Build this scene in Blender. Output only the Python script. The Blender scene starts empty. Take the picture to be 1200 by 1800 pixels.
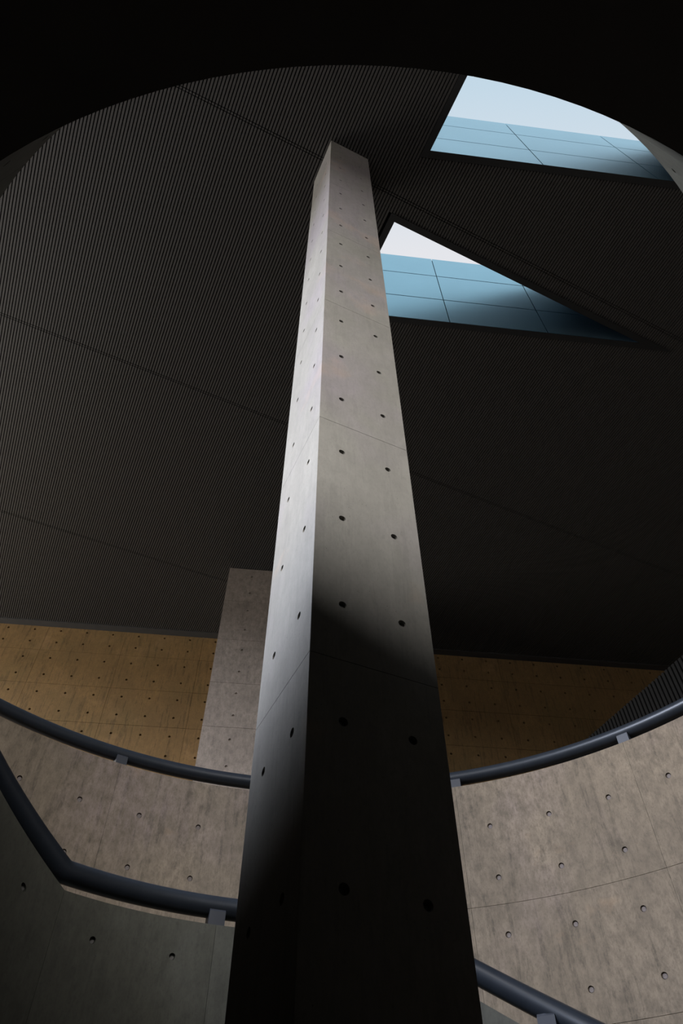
import bpy, bmesh, math, random
from mathutils import Vector, Matrix
from mathutils.geometry import tessellate_polygon

random.seed(7)
sc = bpy.context.scene
COL = sc.collection

# ---------------------------------------------------------------- camera
EYE = 1.5                                   # eye height above the ground floor
F_PX, PITCH, ROLL = 1214.25, math.radians(50.62), math.radians(-0.209)
cam = bpy.data.cameras.new('camera')
cam.sensor_fit = 'VERTICAL'; cam.sensor_height = 36.0; cam.sensor_width = 24.0
cam.lens = 36.0 * F_PX / 1800.0
cam.clip_start = 0.02; cam.clip_end = 500
cam_o = bpy.data.objects.new('camera', cam); COL.objects.link(cam_o)
fw = Vector((0, math.cos(PITCH), math.sin(PITCH)))
up = Vector((0, -math.sin(PITCH), math.cos(PITCH)))
rt = Vector((1, 0, 0))
rr = rt * math.cos(ROLL) + up * math.sin(ROLL)
uu = up * math.cos(ROLL) - rt * math.sin(ROLL)
cam_o.matrix_world = Matrix(((rr.x, uu.x, -fw.x, 0), (rr.y, uu.y, -fw.y, 0), (rr.z, uu.z, -fw.z, EYE), (0, 0, 0, 1)))
sc.camera = cam_o

# ---------------------------------------------------------------- exposure, sky, daylight
sc.view_settings.view_transform = 'Standard'
sc.view_settings.look = 'None'
sc.view_settings.gamma = 1.0
sc.view_settings.use_curve_mapping = False
sc.view_settings.exposure = 0.0
sc.cycles.use_denoising = True
sc.cycles.max_bounces = 8
sc.cycles.diffuse_bounces = 5

world = bpy.data.worlds.new('sky'); sc.world = world
world.use_nodes = True
nt = world.node_tree; nt.nodes.clear()
w_out = nt.nodes.new('ShaderNodeOutputWorld'); w_bg = nt.nodes.new('ShaderNodeBackground')
w_tc = nt.nodes.new('ShaderNodeTexCoord'); w_sep = nt.nodes.new('ShaderNodeSeparateXYZ')
w_ramp = nt.nodes.new('ShaderNodeValToRGB'); w_noise = nt.nodes.new('ShaderNodeTexNoise')
w_add = nt.nodes.new('ShaderNodeMath'); w_mul = nt.nodes.new('ShaderNodeMath')
w_noise.inputs['Scale'].default_value = 2.2; w_noise.inputs['Detail'].default_value = 3
w_mul.operation = 'MULTIPLY'; w_mul.inputs[1].default_value = 0.02
nt.links.new(w_tc.outputs['Generated'], w_sep.inputs[0]); nt.links.new(w_tc.outputs['Generated'], w_noise.inputs['Vector'])
nt.links.new(w_noise.outputs['Fac'], w_mul.inputs[0])
nt.links.new(w_sep.outputs['Y'], w_add.inputs[0]); nt.links.new(w_mul.outputs[0], w_add.inputs[1])
w_ramp.color_ramp.elements[0].position = 0.14; w_ramp.color_ramp.elements[0].color = (0.55, 0.69, 0.80, 1)
w_ramp.color_ramp.elements[1].position = 0.33; w_ramp.color_ramp.elements[1].color = (0.78, 0.79, 0.83, 1)
nt.links.new(w_add.outputs[0], w_ramp.inputs[0]); nt.links.new(w_ramp.outputs[0], w_bg.inputs[0])
w_bg.inputs[1].default_value = 1.0
nt.links.new(w_bg.outputs[0], w_out.inputs[0])

HC = 11.27                                  # ceiling above the eye
def daylight(name, cx, cy, sx, sy, power, color, up_):
    l = bpy.data.lights.new(name, 'AREA'); l.shape = 'RECTANGLE'; l.size = sx; l.size_y = sy
    l.energy = power; l.color = color
    o = bpy.data.objects.new(name, l); COL.objects.link(o); o.location = (cx, cy, EYE + HC + up_)
    return o
# daylight that comes in through two roof openings and a clerestory window behind and to the left of the camera
ROOF_A = (-6.5, -27.0, 4.5, -8.6)          # x0, y0, x1, y1
ROOF_B = (-15.0, -5.0, -10.0, 2.0)
WIN_L = (4.5, 11.0, 5.4, 8.2)               # clerestory window in the left hall wall: y0, y1, h0, h1
def rect_light(name, R_, power, color, up_):
    return daylight(name, (R_[0] + R_[2]) / 2, (R_[1] + R_[3]) / 2, R_[2] - R_[0], R_[3] - R_[1], power, color, up_)
rect_light('daylight_rear_opening', ROOF_A, 20000, (1.0, 0.97, 0.94), 1.6)
rect_light('daylight_side_opening', ROOF_B, 12500, (0.79, 0.85, 1.0), 0.7)
wl = daylight('daylight_side_window', 0, 0, WIN_L[3] - WIN_L[2], WIN_L[1] - WIN_L[0], 2200, (1.0, 0.95, 0.87), 0)
wl.location = (-17.15, (WIN_L[0] + WIN_L[1]) / 2, EYE + (WIN_L[2] + WIN_L[3]) / 2); wl.rotation_euler = (0, math.radians(-90), 0)

# ---------------------------------------------------------------- materials
def node_mat(name):
    m = bpy.data.materials.new(name); m.use_nodes = True
    n = m.node_tree.nodes; return m, n, m.node_tree.links, n['Principled BSDF']

def concrete(name, a, b, tint, stain=0.35, streak=1.0, rough=0.75, rust=0.0, pores=1.0, seed=0.0, tint_amt=0.5):
    """a: light tone, b: dark tone, tint: tone of wide patches"""
    m, n, L, p = node_mat(name)
    tc = n.new('ShaderNodeTexCoord')
    off = n.new('ShaderNodeMapping'); off.inputs['Location'].default_value = (seed, seed * 1.7, seed * 0.6)
    L.new(tc.outputs['Object'], off.inputs['Vector'])
    def noise(scale, detail, sx=1, sy=1, sz=1, rgh=0.6):
        mp = n.new('ShaderNodeMapping'); mp.inputs['Scale'].default_value = (sx, sy, sz)
        L.new(off.outputs[0], mp.inputs['Vector'])
        t = n.new('ShaderNodeTexNoise'); t.inputs['Scale'].default_value = scale; t.inputs['Detail'].default_value = detail
        t.inputs['Roughness'].default_value = rgh
        L.new(mp.outputs[0], t.inputs['Vector']); return t
    def ramp(src, p0, p1, c0=(0, 0, 0, 1), c1=(1, 1, 1, 1)):
        r = n.new('ShaderNodeValToRGB'); r.color_ramp.elements[0].position = p0; r.color_ramp.elements[1].position = p1
        r.color_ramp.elements[0].color = c0; r.color_ramp.elements[1].color = c1
        L.new(src, r.inputs[0]); return r
    def mix(fac, c1, c2, mode='MIX'):
        x = n.new('ShaderNodeMix'); x.data_type = 'RGBA'; x.blend_type = mode
        if isinstance(fac, float): x.inputs[0].default_value = fac
        else: L.new(fac, x.inputs[0])
        for s, c in ((6, c1), (7, c2)):
            if isinstance(c, tuple): x.inputs[s].default_value = c
            else: L.new(c, x.inputs[s])
        return x.outputs[2]
    def scaled(src, k):
        q = n.new('ShaderNodeMath'); q.operation = 'MULTIPLY'; L.new(src, q.inputs[0]); q.inputs[1].default_value = k; return q.outputs[0]
    cloud = noise(1.6, 8, 1, 1, 0.6)
    fine = noise(13.0, 9, 1, 1, 0.6, 0.78)
    speck = noise(70.0, 4, 1, 1, 0.5, 0.6)
    strk = noise(5.5, 6, 3.0, 3.0, 0.22, 0.65)
    patch = noise(0.9, 3, 1, 1, 0.8)
    grit = noise(60, 3)
    col = mix(ramp(cloud.outputs['Fac'], 0.32, 0.70).outputs[0], (*b, 1), (*a, 1))
    col = mix(scaled(ramp(patch.outputs['Fac'], 0.48, 0.66).outputs[0], tint_amt), col, (*tint, 1))
    col = mix(scaled(ramp(fine.outputs['Fac'], 0.40, 0.62).outputs[0], stain), col, (*[v * 0.62 for v in b], 1))
    col = mix(scaled(ramp(strk.outputs['Fac'], 0.50, 0.70).outputs[0], 0.30 * streak), col, (*[v * 0.72 for v in b], 1))
    col = mix(scaled(ramp(strk.outputs['Fac'], 0.44, 0.30).outputs[0], 0.18 * streak), col, (*[min(1, v * 1.2) for v in a], 1))
    col = mix(scaled(ramp(speck.outputs['Fac'], 0.52, 0.68).outputs[0], 0.35 * min(1.0, stain * 1.4)), col, (*[v * 0.55 for v in b], 1))
    if rust:
        rn = noise(1.1, 4, 1, 1, 1.3)
        col = mix(scaled(ramp(rn.outputs['Fac'], 0.60, 0.74).outputs[0], rust), col, (0.50, 0.30, 0.16, 1))
    vor = n.new('ShaderNodeTexVoronoi'); vor.inputs['Scale'].default_value = 34
    L.new(off.outputs[0], vor.inputs['Vector'])
    pore = ramp(vor.outputs['Distance'], 0.05, 0.11, (1, 1, 1, 1), (0, 0, 0, 1))
    sel = ramp(noise(5.0, 2).outputs['Fac'], 0.55, 0.62)
    pm = n.new('ShaderNodeMath'); pm.operation = 'MULTIPLY'
    L.new(pore.outputs[0], pm.inputs[0]); L.new(sel.outputs[0], pm.inputs[1])
    col = mix(scaled(pm.outputs[0], 0.6 * pores), col, (*[v * 0.35 for v in b], 1))
    L.new(col, p.inputs['Base Color'])
    p.inputs['Roughness'].default_value = rough
    p.inputs['Specular IOR Level'].default_value = 0.3
    bm_ = n.new('ShaderNodeBump'); bm_.inputs['Strength'].default_value = 0.25; bm_.inputs['Distance'].default_value = 0.004
    ad = n.new('ShaderNodeMath'); ad.operation = 'ADD'
    L.new(scaled(grit.outputs['Fac'], 0.35), ad.inputs[0]); L.new(fine.outputs['Fac'], ad.inputs[1])
    L.new(ad.outputs[0], bm_.inputs['Height']); L.new(bm_.outputs[0], p.inputs['Normal'])
    return m

def plain(name, c, rough=0.5, metal=0.0, spec=0.4, var=0.12, scale=6.0):
    m, n, L, p = node_mat(name)
    tc = n.new('ShaderNodeTexCoord'); t = n.new('ShaderNodeTexNoise'); t.inputs['Scale'].default_value = scale; t.inputs['Detail'].default_value = 4
    L.new(tc.outputs['Object'], t.inputs['Vector'])
    x = n.new('ShaderNodeMix'); x.data_type = 'RGBA'; L.new(t.outputs['Fac'], x.inputs[0])
    x.inputs[6].default_value = (*[v * (1 - var) for v in c], 1); x.inputs[7].default_value = (*[min(1, v * (1 + var)) for v in c], 1)
    L.new(x.outputs[2], p.inputs['Base Color'])
    p.inputs['Roughness'].default_value = rough; p.inputs['Metallic'].default_value = metal
    p.inputs['Specular IOR Level'].default_value = spec
    return m

M_PILLAR = concrete('pillar_concrete', (0.245, 0.234, 0.210), (0.180, 0.171, 0.153), (0.215, 0.186, 0.208), stain=0.30, streak=0.7, rust=0.18, pores=1.2, seed=3.1, tint_amt=0.65)
M_OUTER = concrete('drum_concrete', (0.172, 0.138, 0.102), (0.096, 0.077, 0.056), (0.140, 0.106, 0.114), stain=0.95, streak=0.9, rust=0.20, pores=1.8, seed=11.3, tint_amt=0.5)
M_INNER = concrete('parapet_concrete_shaded', (0.062, 0.062, 0.050), (0.046, 0.046, 0.037), (0.052, 0.053, 0.043), stain=0.6, streak=0.8, seed=21.7)  # greenish parapet concrete, its colour darkened to stand in for shade
M_BACK = concrete('ochre_concrete', (0.195, 0.116, 0.043), (0.105, 0.064, 0.025), (0.098, 0.071, 0.026), stain=0.65, streak=1.8, rust=0.12, seed=5.9, tint_amt=0.6)
M_PIER = concrete('pier_concrete', (0.30, 0.25, 0.205), (0.19, 0.158, 0.13), (0.22, 0.178, 0.148), stain=0.8, streak=0.5, seed=8.8)
M_PLUG = concrete('plug_mortar', (0.11, 0.105, 0.10), (0.07, 0.067, 0.064), (0.09, 0.085, 0.08), seed=1.3)
M_PLUG2 = concrete('plug_mortar_light', (0.13, 0.11, 0.105), (0.09, 0.078, 0.076), (0.11, 0.095, 0.10), seed=4.3)
M_SHELL = concrete('shell_concrete', (0.2, 0.19, 0.175), (0.15, 0.14, 0.13), (0.16, 0.15, 0.135), seed=2.2)
M_SLAB = plain('slab_paint', (0.28, 0.275, 0.265), rough=0.8, spec=0.2)
M_FLOOR = plain('stone_floor', (0.06, 0.058, 0.055), rough=0.6)
M_UPFLOOR = plain('gallery_floor', (0.06, 0.056, 0.052), rough=0.6)
M_SLAT = plain('slat_metal', (0.034, 0.0315, 0.029), rough=0.55, spec=0.3)
M_BACKING = plain('backing_black', (0.010, 0.010, 0.010), rough=0.9, spec=0.1)
M_TRIM = plain('trim_dark', (0.035, 0.034, 0.033), rough=0.5)
M_FRAME = plain('frame_dark', (0.014, 0.0138, 0.0135), rough=0.6, spec=0.2)
M_RAIL = plain('rail_paint', (0.017, 0.021, 0.028), rough=0.36, metal=0.2, var=0.2, scale=14)
M_BRACKET = plain('bracket_paint', (0.022, 0.025, 0.033), rough=0.5, metal=0.2)
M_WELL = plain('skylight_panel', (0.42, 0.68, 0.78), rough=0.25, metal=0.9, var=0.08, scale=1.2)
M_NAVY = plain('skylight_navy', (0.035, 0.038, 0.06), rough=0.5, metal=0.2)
M_WELLJOINT = plain('skylight_joint', (0.03, 0.045, 0.05), rough=0.6)
M_SCREEN = plain('screen_slat', (0.007, 0.0068, 0.0065), rough=0.8, spec=0.08)

# ---------------------------------------------------------------- object helpers
def mesh_obj(name, verts, faces, mat, parent=None, loc=(0, 0, 0), smooth=False, sharp=35):
    me = bpy.data.meshes.new(name); me.from_pydata([tuple(v) for v in verts], [], faces)
    if mat: me.materials.append(mat)
    me.validate()
    if smooth:
        me.shade_smooth(); me.set_sharp_from_angle(angle=math.radians(sharp))
    me.update()
    o = bpy.data.objects.new(name, me); COL.objects.link(o); o.location = loc
    if parent: o.parent = parent
    return o

def fix_normals(o):
    bm = bmesh.new(); bm.from_mesh(o.data); bmesh.ops.recalc_face_normals(bm, faces=bm.faces); bm.to_mesh(o.data); bm.free()

def tag(o, label=None, cat=None, group=None, kind=None):
    if label: o['label'] = label
    if cat: o['category'] = cat
    if group: o['group'] = group
    if kind: o['kind'] = kind
    return o

def empty(name, loc=(0, 0, 0)):
    o = bpy.data.objects.new(name, None); COL.objects.link(o); o.location = loc; o.empty_display_size = 0.3
    return o

def box_vf(c, U, V, W, V0=0):
    """box from centre c and half vectors"""
    vs = [c + U * i + V * j + W * k for i in (-1, 1) for j in (-1, 1) for k in (-1, 1)]
    fs = [(0, 1, 3, 2), (4, 6, 7, 5), (0, 4, 5, 1), (2, 3, 7, 6), (0, 2, 6, 4), (1, 5, 7, 3)]
    return vs, [tuple(i + V0 for i in f) for f in fs]

GAP, THICK, CUP = 0.003, 0.03, 0.024
def panel(name, fmap, su, sv, u0, u1, v0, v1, holes, r, mat, parent, nseg=4, gap=GAP, thick=THICK, smooth=True, cup=CUP):
    """one formwork panel: face with recessed tie holes and its own edges.
    fmap(u, v, depth) -> Vector, su/sv metres per unit of u/v; holes: grid as (list of u, list of v)"""
    gu, gv = gap / 2 / su * 0.6, gap / 2 / sv
    u0 += gu; u1 -= gu; v0 += gv; v1 -= gv
    hu, hv = holes if holes else ([], [])
    cu = [u0] + [(a + b) / 2 for a, b in zip(hu, hu[1:])] + [u1]
    cv = [v0] + [(a + b) / 2 for a, b in zip(hv, hv[1:])] + [v1]
    verts, faces, key = [], [], {}
    def vid(u, v, d):
        k = (round(u, 5), round(v, 5), round(d, 5))
        if k not in key: key[k] = len(verts); verts.append(fmap(u, v, d))
        return key[k]
    for i in range(len(cu) - 1):
        for j in range(len(cv) - 1):
            a0, a1, b0, b1 = cu[i], cu[i + 1], cv[j], cv[j + 1]
            if not hu:
                for s in range(nseg):
                    x0 = a0 + (a1 - a0) * s / nseg; x1 = a0 + (a1 - a0) * (s + 1) / nseg
                    faces.append((vid(x0, b0, 0), vid(x1, b0, 0), vid(x1, b1, 0), vid(x0, b1, 0)))
                continue
            hc, vc = hu[i], hv[j]
            rim = []
            for s in range(nseg): rim.append((a0 + (a1 - a0) * s / nseg, b0))
            for s in range(nseg): rim.append((a1, b0 + (b1 - b0) * s / nseg))
            for s in range(nseg): rim.append((a1 - (a1 - a0) * s / nseg, b1))
            for s in range(nseg): rim.append((a0, b1 - (b1 - b0) * s / nseg))
            N = len(rim)
            def circ(rad, d):
                out = []
                for (x, y) in rim:
                    ang = math.atan2((y - vc) * sv, (x - hc) * su)
                    out.append(vid(hc + rad * math.cos(ang) / su, vc + rad * math.sin(ang) / sv, d))
                return out
            o_ = [vid(x, y, 0) for x, y in rim]
            # the rim circle uses even angles so that the hole stays round
            def even(rad, d):
                base = math.atan2((rim[0][1] - vc) * sv, (rim[0][0] - hc) * su)
                return [vid(hc + rad * math.cos(base + 2 * math.pi * t / N) / su, vc + rad * math.sin(base + 2 * math.pi * t / N) / sv, d) for t in range(N)]
            c0 = even(r, 0.0); c1 = even(r * 0.86, cup)
            for t in range(N):
                t2 = (t + 1) % N
                faces.append((o_[t], o_[t2], c0[t2], c0[t]))
                faces.append((c0[t], c0[t2], c1[t2], c1[t]))
            faces.append(tuple(c1))
    # skirts
    nu = nseg * (len(cu) - 1); 
    us = []
    for i in range(len(cu) - 1): us += [cu[i] + (cu[i + 1] - cu[i]) * s / nseg for s in range(nseg)]
    us.append(u1)
    vs = []
    if hu:
        for j in range(len(cv) - 1): vs += [cv[j] + (cv[j + 1] - cv[j]) * s / nseg for s in range(nseg)]
    else: vs = [v0]
    vs.append(v1)
    loop = [(u, v0) for u in us[:-1]] + [(u1, v) for v in vs[:-1]] + [(u, v1) for u in us[:0:-1]] + [(u0, v) for v in vs[:0:-1]]
    for t in range(len(loop)):
        p, q = loop[t], loop[(t + 1) % len(loop)]
        faces.append((vid(*p, 0), vid(*p, thick), vid(*q, thick), vid(*q, 0)))
    base = parent.location if parent else Vector()
    return mesh_obj(name, [v - base for v in verts], faces, mat, parent, smooth=smooth, sharp=30)

# a mortar plug that sits in a tie hole, shared by all holes: disc of radius 1 facing +Z with a dished middle
def plug_mesh(mat):
    vs, fs = [], []
    N = 12
    for rad, z in ((1.0, -0.3), (1.0, 0.0), (0.82, 0.12), (0.35, 0.05)):
        vs += [(rad * math.cos(2 * math.pi * t / N), rad * math.sin(2 * math.pi * t / N), z) for t in range(N)]
    for k in range(3):
        for t in range(N):
            t2 = (t + 1) % N
            fs.append((k * N + t, k * N + t2, (k + 1) * N + t2, (k + 1) * N + t))
    fs.append(tuple(range(3 * N, 4 * N)))
    me = bpy.data.meshes.new('tie_hole_plug'); me.from_pydata(vs, [], fs); me.materials.append(mat); me.update()
    return me
PLUG = plug_mesh(M_PLUG); PLUG_D = plug_mesh(M_PLUG2)
def plug(parent, root_loc, pos, normal, r, me=None):
    o = bpy.data.objects.new('tie_hole_plug', me or PLUG); COL.objects.link(o); o.parent = parent
    q = Vector(normal).to_track_quat('Z', 'Y')
    o.matrix_local = Matrix.Translation(Vector(pos) - Vector(root_loc)) @ q.to_matrix().to_4x4() @ Matrix.Diagonal((r * 0.78, r * 0.78, r * 0.30, 1))
    return o

Z = Vector((0, 0, 1))
def P(x, y, h): return Vector((x, y, h + EYE))     # h is measured from the eye

# ---------------------------------------------------------------- axes of the building grid
YAW = math.radians(64.93)
DR = Vector((math.sin(YAW), math.cos(YAW), 0)); DL = Vector((-math.cos(YAW), math.sin(YAW), 0))
WD = Vector((1, 0.1163, 0)).normalized(); WN = Vector((-WD.y, WD.x, 0))     # rear wall direction, pointing away from the eye
def G(u, v, h=HC): return DR * u + DL * v + Z * (h + EYE)
CX, CY = 0.01, 2.61                          # axis of the round stair well
R1, R2 = 2.35, 3.96                          # inner parapet face, drum wall face
def pol(R, az, h):
    a = math.radians(az); return Vector((CX + R * math.sin(a), CY + R * math.cos(a), h + EYE))
XL, XR, YF = -17.0, 15.0, -31.0              # hall extents
TOP2 = 3.54                                  # top of the drum wall
UPF = 2.53                                   # upper floor level
def ywall(x): return 13.65 + 0.1163 * x

# ---------------------------------------------------------------- shell: floors, walls
f = mesh_obj('floor', [P(XL, YF, -1.5), P(XR, YF, -1.5), P(XR, 20, -1.5), P(XL, 20, -1.5), P(XL, YF, -1.8), P(XR, YF, -1.8), P(XR, 20, -1.8), P(XL, 20, -1.8)],
             [(0, 1, 2, 3), (7, 6, 5, 4), (0, 4, 5, 1), (1, 5, 6, 2), (2, 6, 7, 3), (3, 7, 4, 0)], M_FLOOR)
tag(f, 'dark stone ground floor below the round stair well', kind='structure')

def ring_plate(name, outer, R, h0, h1, mat, nseg=96):
    hole = [pol(R, 360 * i / nseg, h1) for i in range(nseg)]
    out = [P(x, y, h1) for x, y in outer]
    tris = tessellate_polygon([out, hole])
    pts = out + hole; n = len(pts)
    verts = pts + [p - Z * (h1 - h0) for p in pts]
    faces = [tuple(t) for t in tris] + [tuple(i + n for i in reversed(t)) for t in tris]
    no = len(out)
    faces += [(i, (i + 1) % no, (i + 1) % no + n, i + n) for i in range(no)]
    faces += [(no + i, no + i + n, no + (i + 1) % nseg + n, no + (i + 1) % nseg) for i in range(nseg)]
    o = mesh_obj(name, verts, faces, mat); fix_normals(o); return o
uf = ring_plate('floor_upper', [(XL, YF), (XR, YF), (XR, ywall(XR)), (XL, ywall(XL))], R2 + 0.2, UPF - 0.25, UPF, M_UPFLOOR)
tag(uf, 'upper gallery floor around the round stair well', kind='structure')

def slab_wall(name, a, b, label):
    d = Vector((b[0] - a[0], b[1] - a[1], 0)).normalized(); nrm = Vector((-d.y, d.x, 0)) * 0.3
    vs = [P(*a, -1.5), P(*b, -1.5), P(*b, HC + 0.05), P(*a, HC + 0.05)]
    vs += [v + nrm for v in vs]
    o = mesh_obj(name, vs, [(0, 1, 2, 3), (7, 6, 5, 4), (0, 4, 5, 1), (1, 5, 6, 2), (2, 6, 7, 3), (3, 7, 4, 0)], M_SHELL); fix_normals(o)
    return tag(o, label, kind='structure')
vs, fs = [], []
for y0, y1, h0, h1 in ((YF, ywall(XL), -1.5, WIN_L[2]), (YF, ywall(XL), WIN_L[3], HC + 0.05), (YF, WIN_L[0], WIN_L[2], WIN_L[3]), (WIN_L[1], ywall(XL), WIN_L[2], WIN_L[3])):
    v8, f6 = box_vf(P(XL - 0.15, (y0 + y1) / 2, (h0 + h1) / 2), Vector((0.15, 0, 0)), Vector((0, (y1 - y0) / 2, 0)), Z * ((h1 - h0) / 2), len(vs)); vs += v8; fs += f6
tag(mesh_obj('wall_left', vs, fs, M_SHELL), 'plain concrete hall wall on the left with a clerestory window', kind='structure')
slab_wall('wall_right', (XR, ywall(XR)), (XR, YF), 'plain concrete hall wall on the right')
slab_wall('wall_front', (XR, YF), (XL, YF), 'plain concrete hall wall behind the camera')

# rear wall: body plus formwork panels with tie holes
P0 = Vector((0, 13.65, 0))
def bmap(s, h, d): return P0 + WD * s + WN * d + Z * (h + EYE)
vs, fs = box_vf(P0 + WD * (-1.1) + WN * (0.065 + 0.15) + Z * (EYE + 4.9), WD * 16.3, WN * 0.15, Z * 6.4)
wb = mesh_obj('wall_back', vs, fs, M_BACK); tag(wb, 'ochre stained concrete rear wall with rows of tie holes', kind='structure')
BJ = [6.83, 7.76, 8.69, 9.62, 10.55, HC - 0.002]
for k in range(-4, 8):
    s0 = -3.45 + 1.86 * k
    if s0 < -11.5: continue
    for h0, h1 in zip(BJ, BJ[1:]):
        hv = [h0 + 0.245, h0 + 0.71] if h1 < 11 else [h0 + 0.245, h0 + 0.60]
        panel('concrete_panel', bmap, 1, 1, s0, s0 + 1.86, h0, h1, ([s0 + 0.31, s0 + 0.93, s0 + 1.55], hv), 0.028, M_BACK, wb, nseg=2, gap=0.008, smooth=False, thick=0.065, cup=0.06)

# ---------------------------------------------------------------- drum wall (outer round wall)
def solid_ring(name, prof, azs, mat, close=False):
    """prof(az) -> list of (R, h) corners"""
    verts, faces = [], []
    m = None
    for az in azs:
        c = prof(az); m = len(c); verts += [pol(R, az, h) for R, h in c]
    n = len(azs)
    for i in range(n if close else n - 1):
        j = (i + 1) % n
        for k in range(m):
            k2 = (k + 1) % m
            faces.append((i * m + k, i * m + k2, j * m + k2, j * m + k))
    if not close: faces += [tuple(range(m)), tuple((n - 1) * m + k for k in reversed(range(m)))]
    o = mesh_obj(name, verts, faces, mat, smooth=True, sharp=30); fix_normals(o); return o
wo = solid_ring('wall_drum', lambda az: [(R2 + 0.03, -1.5), (R2 + 0.2, -1.5), (R2 + 0.2, TOP2), (R2 + 0.03, TOP2)], [i * 3 for i in range(120)], M_OUTER, close=True)
tag(wo, 'curved concrete drum wall with tie holes below the round handrail', kind='structure')
def omap(az, h, d): return pol(R2 + d, az, h)
OJ = [-1.5, -0.31, 0.60, 1.513, 2.43, TOP2]
OH = {0: [-0.99, -0.54], 1: [-0.08, 0.375], 2: [0.83, 1.285], 3: [1.742, 2.195], 4: [2.65, 3.107]}
HOLE_R, HOLE_D = 0.0195, 0.0245
for k in range(15):
    a0 = 16.05 + 24.0 * k
    if a0 > 180: a0 -= 360
    seen = -80 < a0 < 62
    for r_ in range(5):
        hu = [a0 + 4, a0 + 12, a0 + 20]
        holes = (hu, OH[r_]) if seen and r_ >= 1 else None
        pn = panel('concrete_panel', omap, R2 * math.pi / 180, 1, a0, a0 + 24, OJ[r_], OJ[r_ + 1], holes, HOLE_D, M_OUTER, wo, nseg=4 if holes else 12)
        if holes and r_ >= 3:
            for az in hu:
                if abs(az) > 56: continue
                for h in OH[r_]:
                    plug(pn, (0, 0, 0), pol(R2 + CUP - 0.012, az, h), pol(0, 0, 0) - pol(1, az, 0), HOLE_D, PLUG_D)

# ---------------------------------------------------------------- inner parapet of the spiral stair
ST = 24.1
J0 = -20.3
A_LAND0, A_LAND1, A_MID0, A_MID1, A_END = J0 - ST * 10, J0 - ST * 4, J0 - ST, J0 + ST, J0 + ST * 4.3
T_LAND, T_MID = 3.556, 1.733
S1 = (T_LAND - T_MID) / (A_MID0 - A_LAND1); S2 = 0.0258
def T(az, mid1=A_MID1):
    if az <= A_LAND1: return T_LAND
    if az <= A_MID0: return T_LAND - S1 * (az - A_LAND1)
    if az <= mid1: return T_MID
    return T_MID - S2 * (az - mid1)
PH = 1.266
def az_list(a, b, step=2.0):
    pts = {a, b, A_LAND1, A_MID0, A_MID1}
    x = a
    while x < b: pts.add(round(x, 4)); x += step
    return sorted(p for p in pts if a <= p <= b)
AZ = az_list(A_LAND0, A_END)
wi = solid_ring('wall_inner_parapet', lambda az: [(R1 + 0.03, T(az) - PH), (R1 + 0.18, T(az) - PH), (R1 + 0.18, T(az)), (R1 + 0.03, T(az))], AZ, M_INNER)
tag(wi, 'curved concrete parapet of the spiral stair, shade put into its colour, stepping down below its handrail', kind='structure')
def imap(az, v, d): return pol(R1 + d, az, T(az) + v)
k = -10
while True:
    a0 = J0 + ST * k
    a1 = min(a0 + ST, A_END)
    if a0 >= A_END - 1: break
    full = a1 - a0 > 20
    hu = [a0 + 6.0, a0 + 18.1]; hv = [-1.1, -0.66, -0.21]
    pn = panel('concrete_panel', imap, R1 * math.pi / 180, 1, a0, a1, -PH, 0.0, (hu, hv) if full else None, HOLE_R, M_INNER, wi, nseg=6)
    if full and (k <= -8 or -3 <= k <= 1):
        for az in hu:
            for v in hv[1:]:
                plug(pn, (0, 0, 0), pol(R1 + CUP - 0.007, az, T(az) + v), pol(0, 0, 0) - pol(1, az, 0), HOLE_R)
    k += 1
ss = solid_ring('landing_slab', lambda az: [(R1 + 0.0015, T(az) - PH - 0.006), (R2 + 0.02, T(az) - PH - 0.006), (R2 + 0.02, T(az) - 1.02), (R1 + 0.19, T(az) - 1.02), (R1 + 0.19, T(az) - PH - 0.001), (R1 + 0.0015, T(az) - PH - 0.001)], AZ, M_SLAB)
tag(ss, 'dark underside of the spiral stair landing overhead', kind='structure')

# ---------------------------------------------------------------- ceiling: backing, slats, skylights
def tri_s(u0, vh):                            # right-angled skylight: corner, leg along the slats, slanting long side 1:3
    leg = 1.624
    return [(u0, vh - leg), (u0 + 3 * leg, vh - leg), (u0, vh)]
SK = [tri_s(2.20, 1.565), tri_s(2.19, 4.31)]
def inv(x, y): return (x * DR.x + y * DR.y, x * DL.x + y * DL.y)
def rect_uv(R_): return [inv(R_[0], R_[1]), inv(R_[2], R_[1]), inv(R_[2], R_[3]), inv(R_[0], R_[3])]
OPEN = SK + [rect_uv(ROOF_A), rect_uv(ROOF_B)]
def area2(p): return sum(a[0] * b[1] - b[0] * a[1] for a, b in zip(p, p[1:] + p[:1]))
def offset(poly, d):                          # outward offset with mitres
    s = 1 if area2(poly) > 0 else -1
    out = []
    n = len(poly)
    for i in range(n):
        p, a, b = Vector(poly[i]), Vector(poly[i - 1]), Vector(poly[(i + 1) % n])
        e1 = (p - a).normalized(); e2 = (b - p).normalized()
        n1 = Vector((e1.y, -e1.x)) * s; n2 = Vector((e2.y, -e2.x)) * s
        m = (n1 + n2); m = m / m.dot(n1)
        out.append(tuple(p + m * d))
    return out
FR = 0.10
hall_xy = [(XL, YF), (XR, YF), (XR, ywall(XR)), (XL, ywall(XL))]
hall = [inv(*p) for p in hall_xy]
out3 = [G(u, v, HC + 0.06) for u, v in hall]
holes3 = [[G(u, v, HC + 0.06) for u, v in (offset(p, 0.036) if i < 2 else p)] for i, p in enumerate(OPEN)]
tris = tessellate_polygon([out3] + holes3)
pts = out3 + [p for h in holes3 for p in h]; n = len(pts)
ce = mesh_obj('ceiling', pts + [p + Z * 0.14 for p in pts], [tuple(t) for t in tris] + [tuple(i + n for i in reversed(t)) for t in tris], M_BACKING)
tag(ce, 'dark slatted ceiling with triangular skylights', kind='structure')

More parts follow.
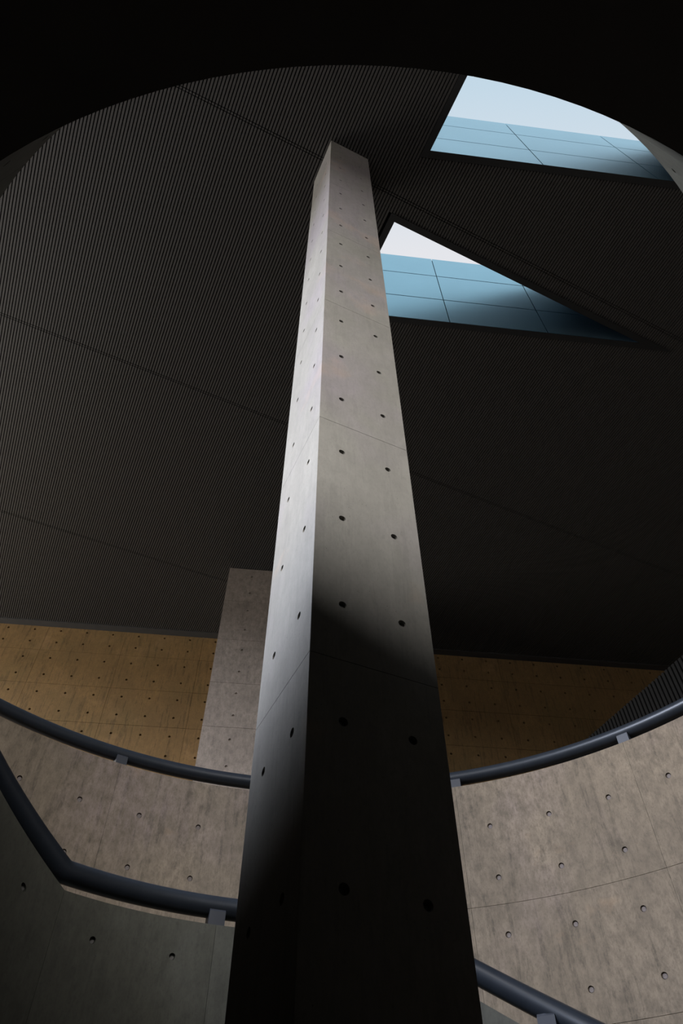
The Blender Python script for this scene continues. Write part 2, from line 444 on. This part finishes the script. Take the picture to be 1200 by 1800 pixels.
def span(poly, u):
    vs = []
    for a, b in zip(poly, poly[1:] + poly[:1]):
        if (a[0] - u) * (b[0] - u) < 0:
            vs.append(a[1] + (b[1] - a[1]) * (u - a[0]) / (b[0] - a[0]))
    return (min(vs), max(vs)) if len(vs) >= 2 else None
# pillar footprint in grid coordinates, from its front corner
PC = Vector((-0.131, 2.21, 0)); PU, PV = 0.600, 0.624
pcu, pcv = inv(PC.x, PC.y)
PILLAR = [(pcu, pcv), (pcu + PU, pcv), (pcu + PU, pcv + PV), (pcu, pcv + PV)]
PIER0 = Vector((0, 11.16, 0)); PS0, PS1, PD, PDEP = -2.54, -1.49, 1.05, 2.455
pier_xy = [PIER0 + WD * PS0, PIER0 + WD * PS1, PIER0 + WD * PS1 + WN * PDEP, PIER0 + WD * PS0 + WN * PDEP]
PIER = [inv(p.x, p.y) for p in pier_xy]
BORDER = 0.2
room = [inv(XL, YF), inv(XR, YF), inv(XR, ywall(XR) - BORDER), inv(XL, ywall(XL) - BORDER)]
CUTS = [offset(p, FR) for p in SK] + [offset(p, 0.02) for p in OPEN[2:]] + [offset(PILLAR, -0.02), offset(PIER, -0.02)]
PITCH_S, SW, SD = 0.0472, 0.031, 0.032
JOINTS = [2.32 + 4.51 * k for k in range(-6, 6)]
CUTSJ = [(j - 0.005, j + 0.005) for j in JOINTS] + [(j + 0.032, j + 0.042) for j in JOINTS]
def intervals(u):
    sp = span(room, u)
    if not sp: return []
    iv = [sp]
    subs = []
    for p in CUTS:
        q = [span(p, u - SW / 2), span(p, u), span(p, u + SW / 2)]
        q = [x for x in q if x]
        if q: subs.append((min(x[0] for x in q), max(x[1] for x in q)))
    subs += CUTSJ
    for s in subs:
        nx = []
        for a, b in iv:
            if s[1] <= a or s[0] >= b: nx.append((a, b)); continue
            if s[0] > a: nx.append((a, s[0]))
            if s[1] < b: nx.append((s[1], b))
        iv = nx
    return [i for i in iv if i[1] - i[0] > 0.01]
umin = min(p[0] for p in room); umax = max(p[0] for p in room)
rest_v, rest_f = [], []
U_SEEN0 = -3.95
k0 = math.ceil((umin + 0.05) / PITCH_S)
nslat = 0
for k in range(k0, int((umax - 0.05) / PITCH_S)):
    u = k * PITCH_S
    iv = intervals(u)
    if not iv: continue
    own = u >= U_SEEN0 and nslat < 300
    V_, F_ = ([], []) if own else (rest_v, rest_f)
    for a, b in iv:
        if own and b < -3.0: continue
        c = G(u, (a + b) / 2, HC + SD / 2)
        v8, f6 = box_vf(c, DR * (SW / 2), DL * ((b - a) / 2), Z * (SD / 2), len(V_))
        V_ += v8; F_ += f6
    if own and V_:
        mesh_obj('ceiling_slat', V_, F_, M_SLAT, ce); nslat += 1
    if own:
        for a, b in iv:
            if b < -3.0:
                c = G(u, (a + b) / 2, HC + SD / 2)
                v8, f6 = box_vf(c, DR * (SW / 2), DL * ((b - a) / 2), Z * (SD / 2), len(rest_v))
                rest_v += v8; rest_f += f6
o = mesh_obj('ceiling_slats_beyond', rest_v, rest_f, M_SLAT, ce); o['kind'] = 'stuff'

# flat border strip where the slats stop short of the rear wall
a, b = Vector((XL, ywall(XL), 0)), Vector((XR, ywall(XR), 0))
vs, fs = box_vf((a + b) / 2 - WN * (BORDER / 2 + 0.004) + Z * (EYE + HC + 0.005), (b - a) / 2, WN * (BORDER / 2 - 0.002), Z * 0.025)
tag(mesh_obj('trim_1', vs, fs, M_TRIM), 'flat dark border strip between slatted ceiling and rear wall', kind='structure')

# skylights: frame and panelled shaft
WELLH = [0.0, 0.98, 2.15, 3.12]
def skylight(name, poly, joints, label):
    root = empty(name, G(*poly[0])); tag(root, label, kind='structure')
    base = root.location
    outer = offset(poly, FR); inner = poly
    for i in range(3):
        j = (i + 1) % 3
        q = [inner[i], inner[j], outer[j], outer[i]]
        vs = [G(u, v, HC - 0.012) - base for u, v in q] + [G(u, v, HC - 0.0005) - base for u, v in q]
        o = mesh_obj('frame', vs, [(0, 1, 2, 3), (7, 6, 5, 4), (0, 4, 5, 1), (1, 5, 6, 2), (2, 6, 7, 3), (3, 7, 4, 0)], M_FRAME, root); fix_normals(o)
    inset = [tuple(Vector(p)) for p in poly]
    cen = Vector((sum(p[0] for p in poly) / 3, sum(p[1] for p in poly) / 3))
    for i in range(3):
        j = (i + 1) % 3
        A, B = Vector(poly[i]), Vector(poly[j]); e = (B - A); Ln = e.length; e = e / Ln
        nn = Vector((-e.y, e.x))
        if nn.dot(cen - A) > 0: nn = -nn             # outward of the shaft
        def wmap(s, h, d, A=A, e=e, nn=nn):
            q = A + e * s + nn * (d + 0.002); return G(q.x, q.y, HC + h)
        js = joints(i, Ln)
        for s0, s1 in zip(js, js[1:]):
            for h0, h1 in zip(WELLH, WELLH[1:]):
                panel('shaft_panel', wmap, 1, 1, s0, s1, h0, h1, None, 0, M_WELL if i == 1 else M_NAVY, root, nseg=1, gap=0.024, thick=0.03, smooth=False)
        q = [wmap(0, 0.001, 0.032), wmap(Ln, 0.001, 0.032), wmap(Ln, 3.10, 0.032), wmap(0, 3.10, 0.032)]
        q += [wmap(0, 0.001, 0.09), wmap(Ln, 0.001, 0.09), wmap(Ln, 3.10, 0.09), wmap(0, 3.10, 0.09)]
        o = mesh_obj('shaft_wall', [p - base for p in q], [(0, 1, 2, 3), (7, 6, 5, 4), (0, 4, 5, 1), (1, 5, 6, 2), (2, 6, 7, 3), (3, 7, 4, 0)], M_WELLJOINT, root); fix_normals(o)
    return root
def joints_for(poly, s_on_hyp):
    """panel joints on the slanting side, given as distances along WD from the origin"""
    def f(i, Ln):
        if i == 1:                                # tip -> upper end of the leg: the slanting side
            A = G(*poly[1]); js = sorted(x for x in ((A.dot(WD) - s) for s in s_on_hyp) if 0.05 < x < Ln - 0.05)
            return [0.0] + js + [Ln]
        n_ = max(1, round(Ln / 1.8)); return [Ln * t / n_ for t in range(n_ + 1)]
    return f
skylight('window_1', SK[0], joints_for(SK[0], [3.31 + 1.8 * k for k in range(-1, 4)]), 'bluish triangular skylight nearer the round landing edge')
skylight('window_2', SK[1], joints_for(SK[1], [2.45 + 1.74 * k for k in range(-1, 4)]), 'white and blue triangular skylight beside the tall pillar')

# curbs of the two roof openings that let daylight in behind and to the left
def curb(name, R_, label, up_):
    root = empty(name, P((R_[0] + R_[2]) / 2, (R_[1] + R_[3]) / 2, HC)); tag(root, label, kind='structure')
    x0, y0, x1, y1 = R_
    for (ax, ay, bx, by) in ((x0, y0, x1, y0), (x1, y0, x1, y1), (x1, y1, x0, y1), (x0, y1, x0, y0)):
        a, b = Vector((ax, ay, 0)), Vector((bx, by, 0)); d = (b - a).normalized(); nn = Vector((d.y, -d.x, 0))
        vs, fs = box_vf((a + b) / 2 + nn * 0.04 + Z * (EYE + HC + up_ / 2 + 0.03) - root.location, (b - a) / 2 + d * 0.07, nn * 0.035, Z * (up_ / 2 + 0.03))
        mesh_obj('frame', vs, fs, M_TRIM, root)
curb('window_3', ROOF_A, 'large roof opening behind the camera', 1.6)
curb('window_4', ROOF_B, 'roof opening beside the round stair well', 0.7)
root = empty('window_5', P(XL, (WIN_L[0] + WIN_L[1]) / 2, WIN_L[2])); tag(root, 'clerestory window in the left hall wall', kind='structure')
ym, hm = (WIN_L[0] + WIN_L[1]) / 2, (WIN_L[2] + WIN_L[3]) / 2; dy, dh = (WIN_L[1] - WIN_L[0]) / 2, (WIN_L[3] - WIN_L[2]) / 2
for yy, hh, ly, lh in ((ym, WIN_L[2], dy, 0.04), (ym, WIN_L[3], dy, 0.04), (WIN_L[0], hm, 0.04, dh - 0.04), (WIN_L[1], hm, 0.04, dh - 0.04)):
    vs, fs = box_vf(P(XL - 0.02, yy, hh) - root.location, Vector((0.06, 0, 0)), Vector((0, ly, 0)), Z * lh)
    mesh_obj('frame', vs, fs, M_TRIM, root)


# ---------------------------------------------------------------- pillar
base = PC + (DR * PU + DL * PV) / 2
root = empty('concrete_pillar', (base.x, base.y, 0)); tag(root, 'tall square grey concrete pillar with tie holes rising to the ceiling', 'pillar', kind='thing')
vs, fs = box_vf(base + Z * ((HC + EYE) / 2) - root.location, DR * (PU / 2 - 0.03), DL * (PV / 2 - 0.03), Z * ((HC + EYE) / 2 - 0.001))
mesh_obj('core', vs, fs, M_PILLAR, root)
PJ = [-1.5, 0.008, 1.808, 3.608, 5.408, 7.19, 8.99, 10.79, HC - 0.002]
corner = [PC, PC + DR * PU, PC + DR * PU + DL * PV, PC + DL * PV]
for i in range(4):
    A, B = corner[i], corner[(i + 1) % 4]; e = (B - A); Ln = e.length; e.normalize(); nout = Vector((e.y, -e.x, 0))
    def pmap(s, h, d, A=A, e=e, nout=nout): return A + e * s - nout * d + Z * (h + EYE)
    for h0, h1 in zip(PJ, PJ[1:]):
        hv = [h for h in ((h0 if h0 > -1 else -1.792) + 0.31 + 0.6 * t for t in range(3)) if h0 + 0.1 < h < h1 - 0.1]
        hs = [0.149, 0.449] if i == 0 else [Ln - 0.149, Ln - 0.458]
        hs = sorted(hs)
        pn = panel('concrete_panel', pmap, 1, 1, 0, Ln, h0, h1, (hs, hv), 0.0195, M_PILLAR, root, nseg=4, gap=0.003, thick=0.0295)
        if i in (0, 3) and h1 > 0.5:
            for s in hs:
                for h in hv:
                    plug(pn, root.location, pmap(s, h, CUP - 0.006), nout, 0.0195)

# ---------------------------------------------------------------- pier by the rear wall
pb = (pier_xy[0] + pier_xy[2]) / 2
root = empty('concrete_pier', (pb.x, pb.y, EYE + UPF)); tag(root, 'grey concrete pier behind the tall pillar, in front of the ochre wall', 'pier', kind='thing')
vs, fs = box_vf(pb + Z * (EYE + (UPF + HC) / 2) - root.location, WD * (PD / 2 - 0.03), WN * (PDEP / 2 - 0.03), Z * ((HC - UPF) / 2 - 0.002))
mesh_obj('core', vs, fs, M_PIER, root)
QJ = [UPF + 0.002, 3.03, 4.07, 5.11, 6.15, 7.184, 8.15, 9.21, 10.27, HC - 0.002]
for i in range(4):
    A, B = pier_xy[i], pier_xy[(i + 1) % 4]; qn = (B - A).length; e = (B - A).normalized(); nout = Vector((e.y, -e.x, 0))
    def qmap(s, h, d, A=A, e=e, nout=nout): return A + e * s - nout * d + Z * (h + EYE)
    for h0, h1 in zip(QJ, QJ[1:]):
        m_ = (h0 + h1) / 2
        hv = [h0 + (h1 - h0) * 0.26, h0 + (h1 - h0) * 0.76] if h1 - h0 > 0.9 else [m_]
        panel('concrete_panel', qmap, 1, 1, 0, qn, h0, h1, ([0.525], hv) if i == 0 else None, 0.026, M_PIER, root, nseg=2, gap=0.006, thick=0.0295, smooth=False)

# ---------------------------------------------------------------- handrails
def tube(name, path, rad, mat, parent, N=16):
    verts, faces = [], []
    n = len(path)
    for i, p in enumerate(path):
        t1 = (path[i] - path[i - 1]).normalized() if i else None
        t2 = (path[i + 1] - path[i]).normalized() if i < n - 1 else None
        t = ((t1 or t2) + (t2 or t1)).normalized()
        side = t.cross(Z).normalized(); upv = side.cross(t).normalized()
        k = 1.0
        if t1 and t2: k = 1.0 / max(0.5, math.cos(t1.angle(t2) / 2))
        for s in range(N):
            a = 2 * math.pi * s / N
            verts.append(p + side * (rad * math.cos(a)) + upv * (rad * k * math.sin(a)))
    for i in range(n - 1):
        for s in range(N):
            s2 = (s + 1) % N
            faces.append((i * N + s, i * N + s2, (i + 1) * N + s2, (i + 1) * N + s))
    faces += [tuple(reversed(range(N))), tuple((n - 1) * N + s for s in range(N))]
    b_ = parent.location
    o = mesh_obj(name, [v - b_ for v in verts], faces, mat, parent, smooth=True, sharp=50); fix_normals(o); return o
def bracket(R, az, h_low, h_rail, parent, half_w=0.052):
    """saddle block standing on the wall top, its front proud of the underside of the tube"""
    c = pol(R, az, 0); a = math.radians(az); rad = Vector((math.sin(a), math.cos(a), 0)); tan = Vector((math.cos(a), -math.sin(a), 0))
    prof = [(-0.072, h_low), (0.05, h_low), (0.05, h_rail - 0.03), (-0.058, h_rail - 0.03), (-0.072, h_rail - 0.045)]
    m = len(prof); verts = []
    for s in (-1, 1):
        for d, h in prof: verts.append(c + rad * d + tan * (half_w * s) + Z * h - parent.location)
    faces = [tuple(range(m)), tuple(reversed(range(m, 2 * m)))] + [(k_, (k_ + 1) % m, (k_ + 1) % m + m, k_ + m) for k_ in range(m)]
    o = mesh_obj('bracket', verts, faces, M_BRACKET, parent); fix_normals(o); return o
RO, RUP, TR = 0.092, 0.133, 0.067
# rail on the drum wall
root = empty('handrail', (CX, CY, EYE + TOP2)); tag(root, 'dark blue-grey tube handrail running round the top of the drum wall', 'handrail')
tube('rail', [pol(R2 + RO, az, TOP2 + RUP) for az in range(-118, 119, 2)], TR, M_RAIL, root)
for k in range(-3, 5):
    bracket(R2 + RO, 16.15 + 24.05 * (k - 0), TOP2 + 0.001, TOP2 + RUP, root)
# rail on the stair parapet
root = empty('handrail', (CX, CY, EYE + T_MID)); tag(root, 'dark tube handrail with a bend on the lower stair parapet', 'handrail')
def TRL(az): return T(az, A_MID1 + 1.2)
tube('rail', [pol(R1 + RO, az, TRL(az) + RUP) for az in sorted(set(az_list(A_LAND0 + 2, A_END - 2)) | {A_MID1 + 1.2})], TR, M_RAIL, root)
for k in range(-9, 5):
    az = J0 + 0.1 + 24.4 * k
    if A_LAND0 + 3 < az < A_END - 3 and k != -1:
        bracket(R1 + RO, az, T(az) + 0.001, TRL(az) + RUP, root)

# ---------------------------------------------------------------- slatted screen on the upper floor, right
SH = 6.0
S0, S1_ = Vector((3.30, 10.515, 0)), Vector((5.95, 4.335, 0))
d = (S1_ - S0).normalized(); nn = Vector((-d.y, d.x, 0)); Ln = (S1_ - S0).length
if nn.x < 0: nn = -nn
root = empty('slatted_screen', ((S0 + S1_) / 2).to_tuple()[:2] + (EYE + UPF,)); tag(root, 'dark screen of upright slats behind the right end of the round handrail', 'screen')
vs, fs = box_vf((S0 + S1_) / 2 + nn * 0.09 + Z * (EYE + (UPF + SH) / 2) - root.location, d * (Ln / 2), nn * 0.04, Z * ((SH - UPF) / 2 - 0.001))
mesh_obj('back_panel', vs, fs, M_BACKING, root)
ns = int(Ln / 0.07)
for k in range(ns):
    c = S0 + d * ((k + 0.5) * Ln / ns) + nn * 0.024 + Z * (EYE + (UPF + SH) / 2)
    if k == 0:
        vs, fs = box_vf(Vector((0, 0, 0)), d * 0.022, nn * 0.022, Z * ((SH - UPF) / 2 - 0.002))
        o = mesh_obj('screen_slat', vs, fs, M_SCREEN, root); me_s = o.data
    else:
        o = bpy.data.objects.new('screen_slat', me_s); COL.objects.link(o); o.parent = root
    o.location = c - root.location
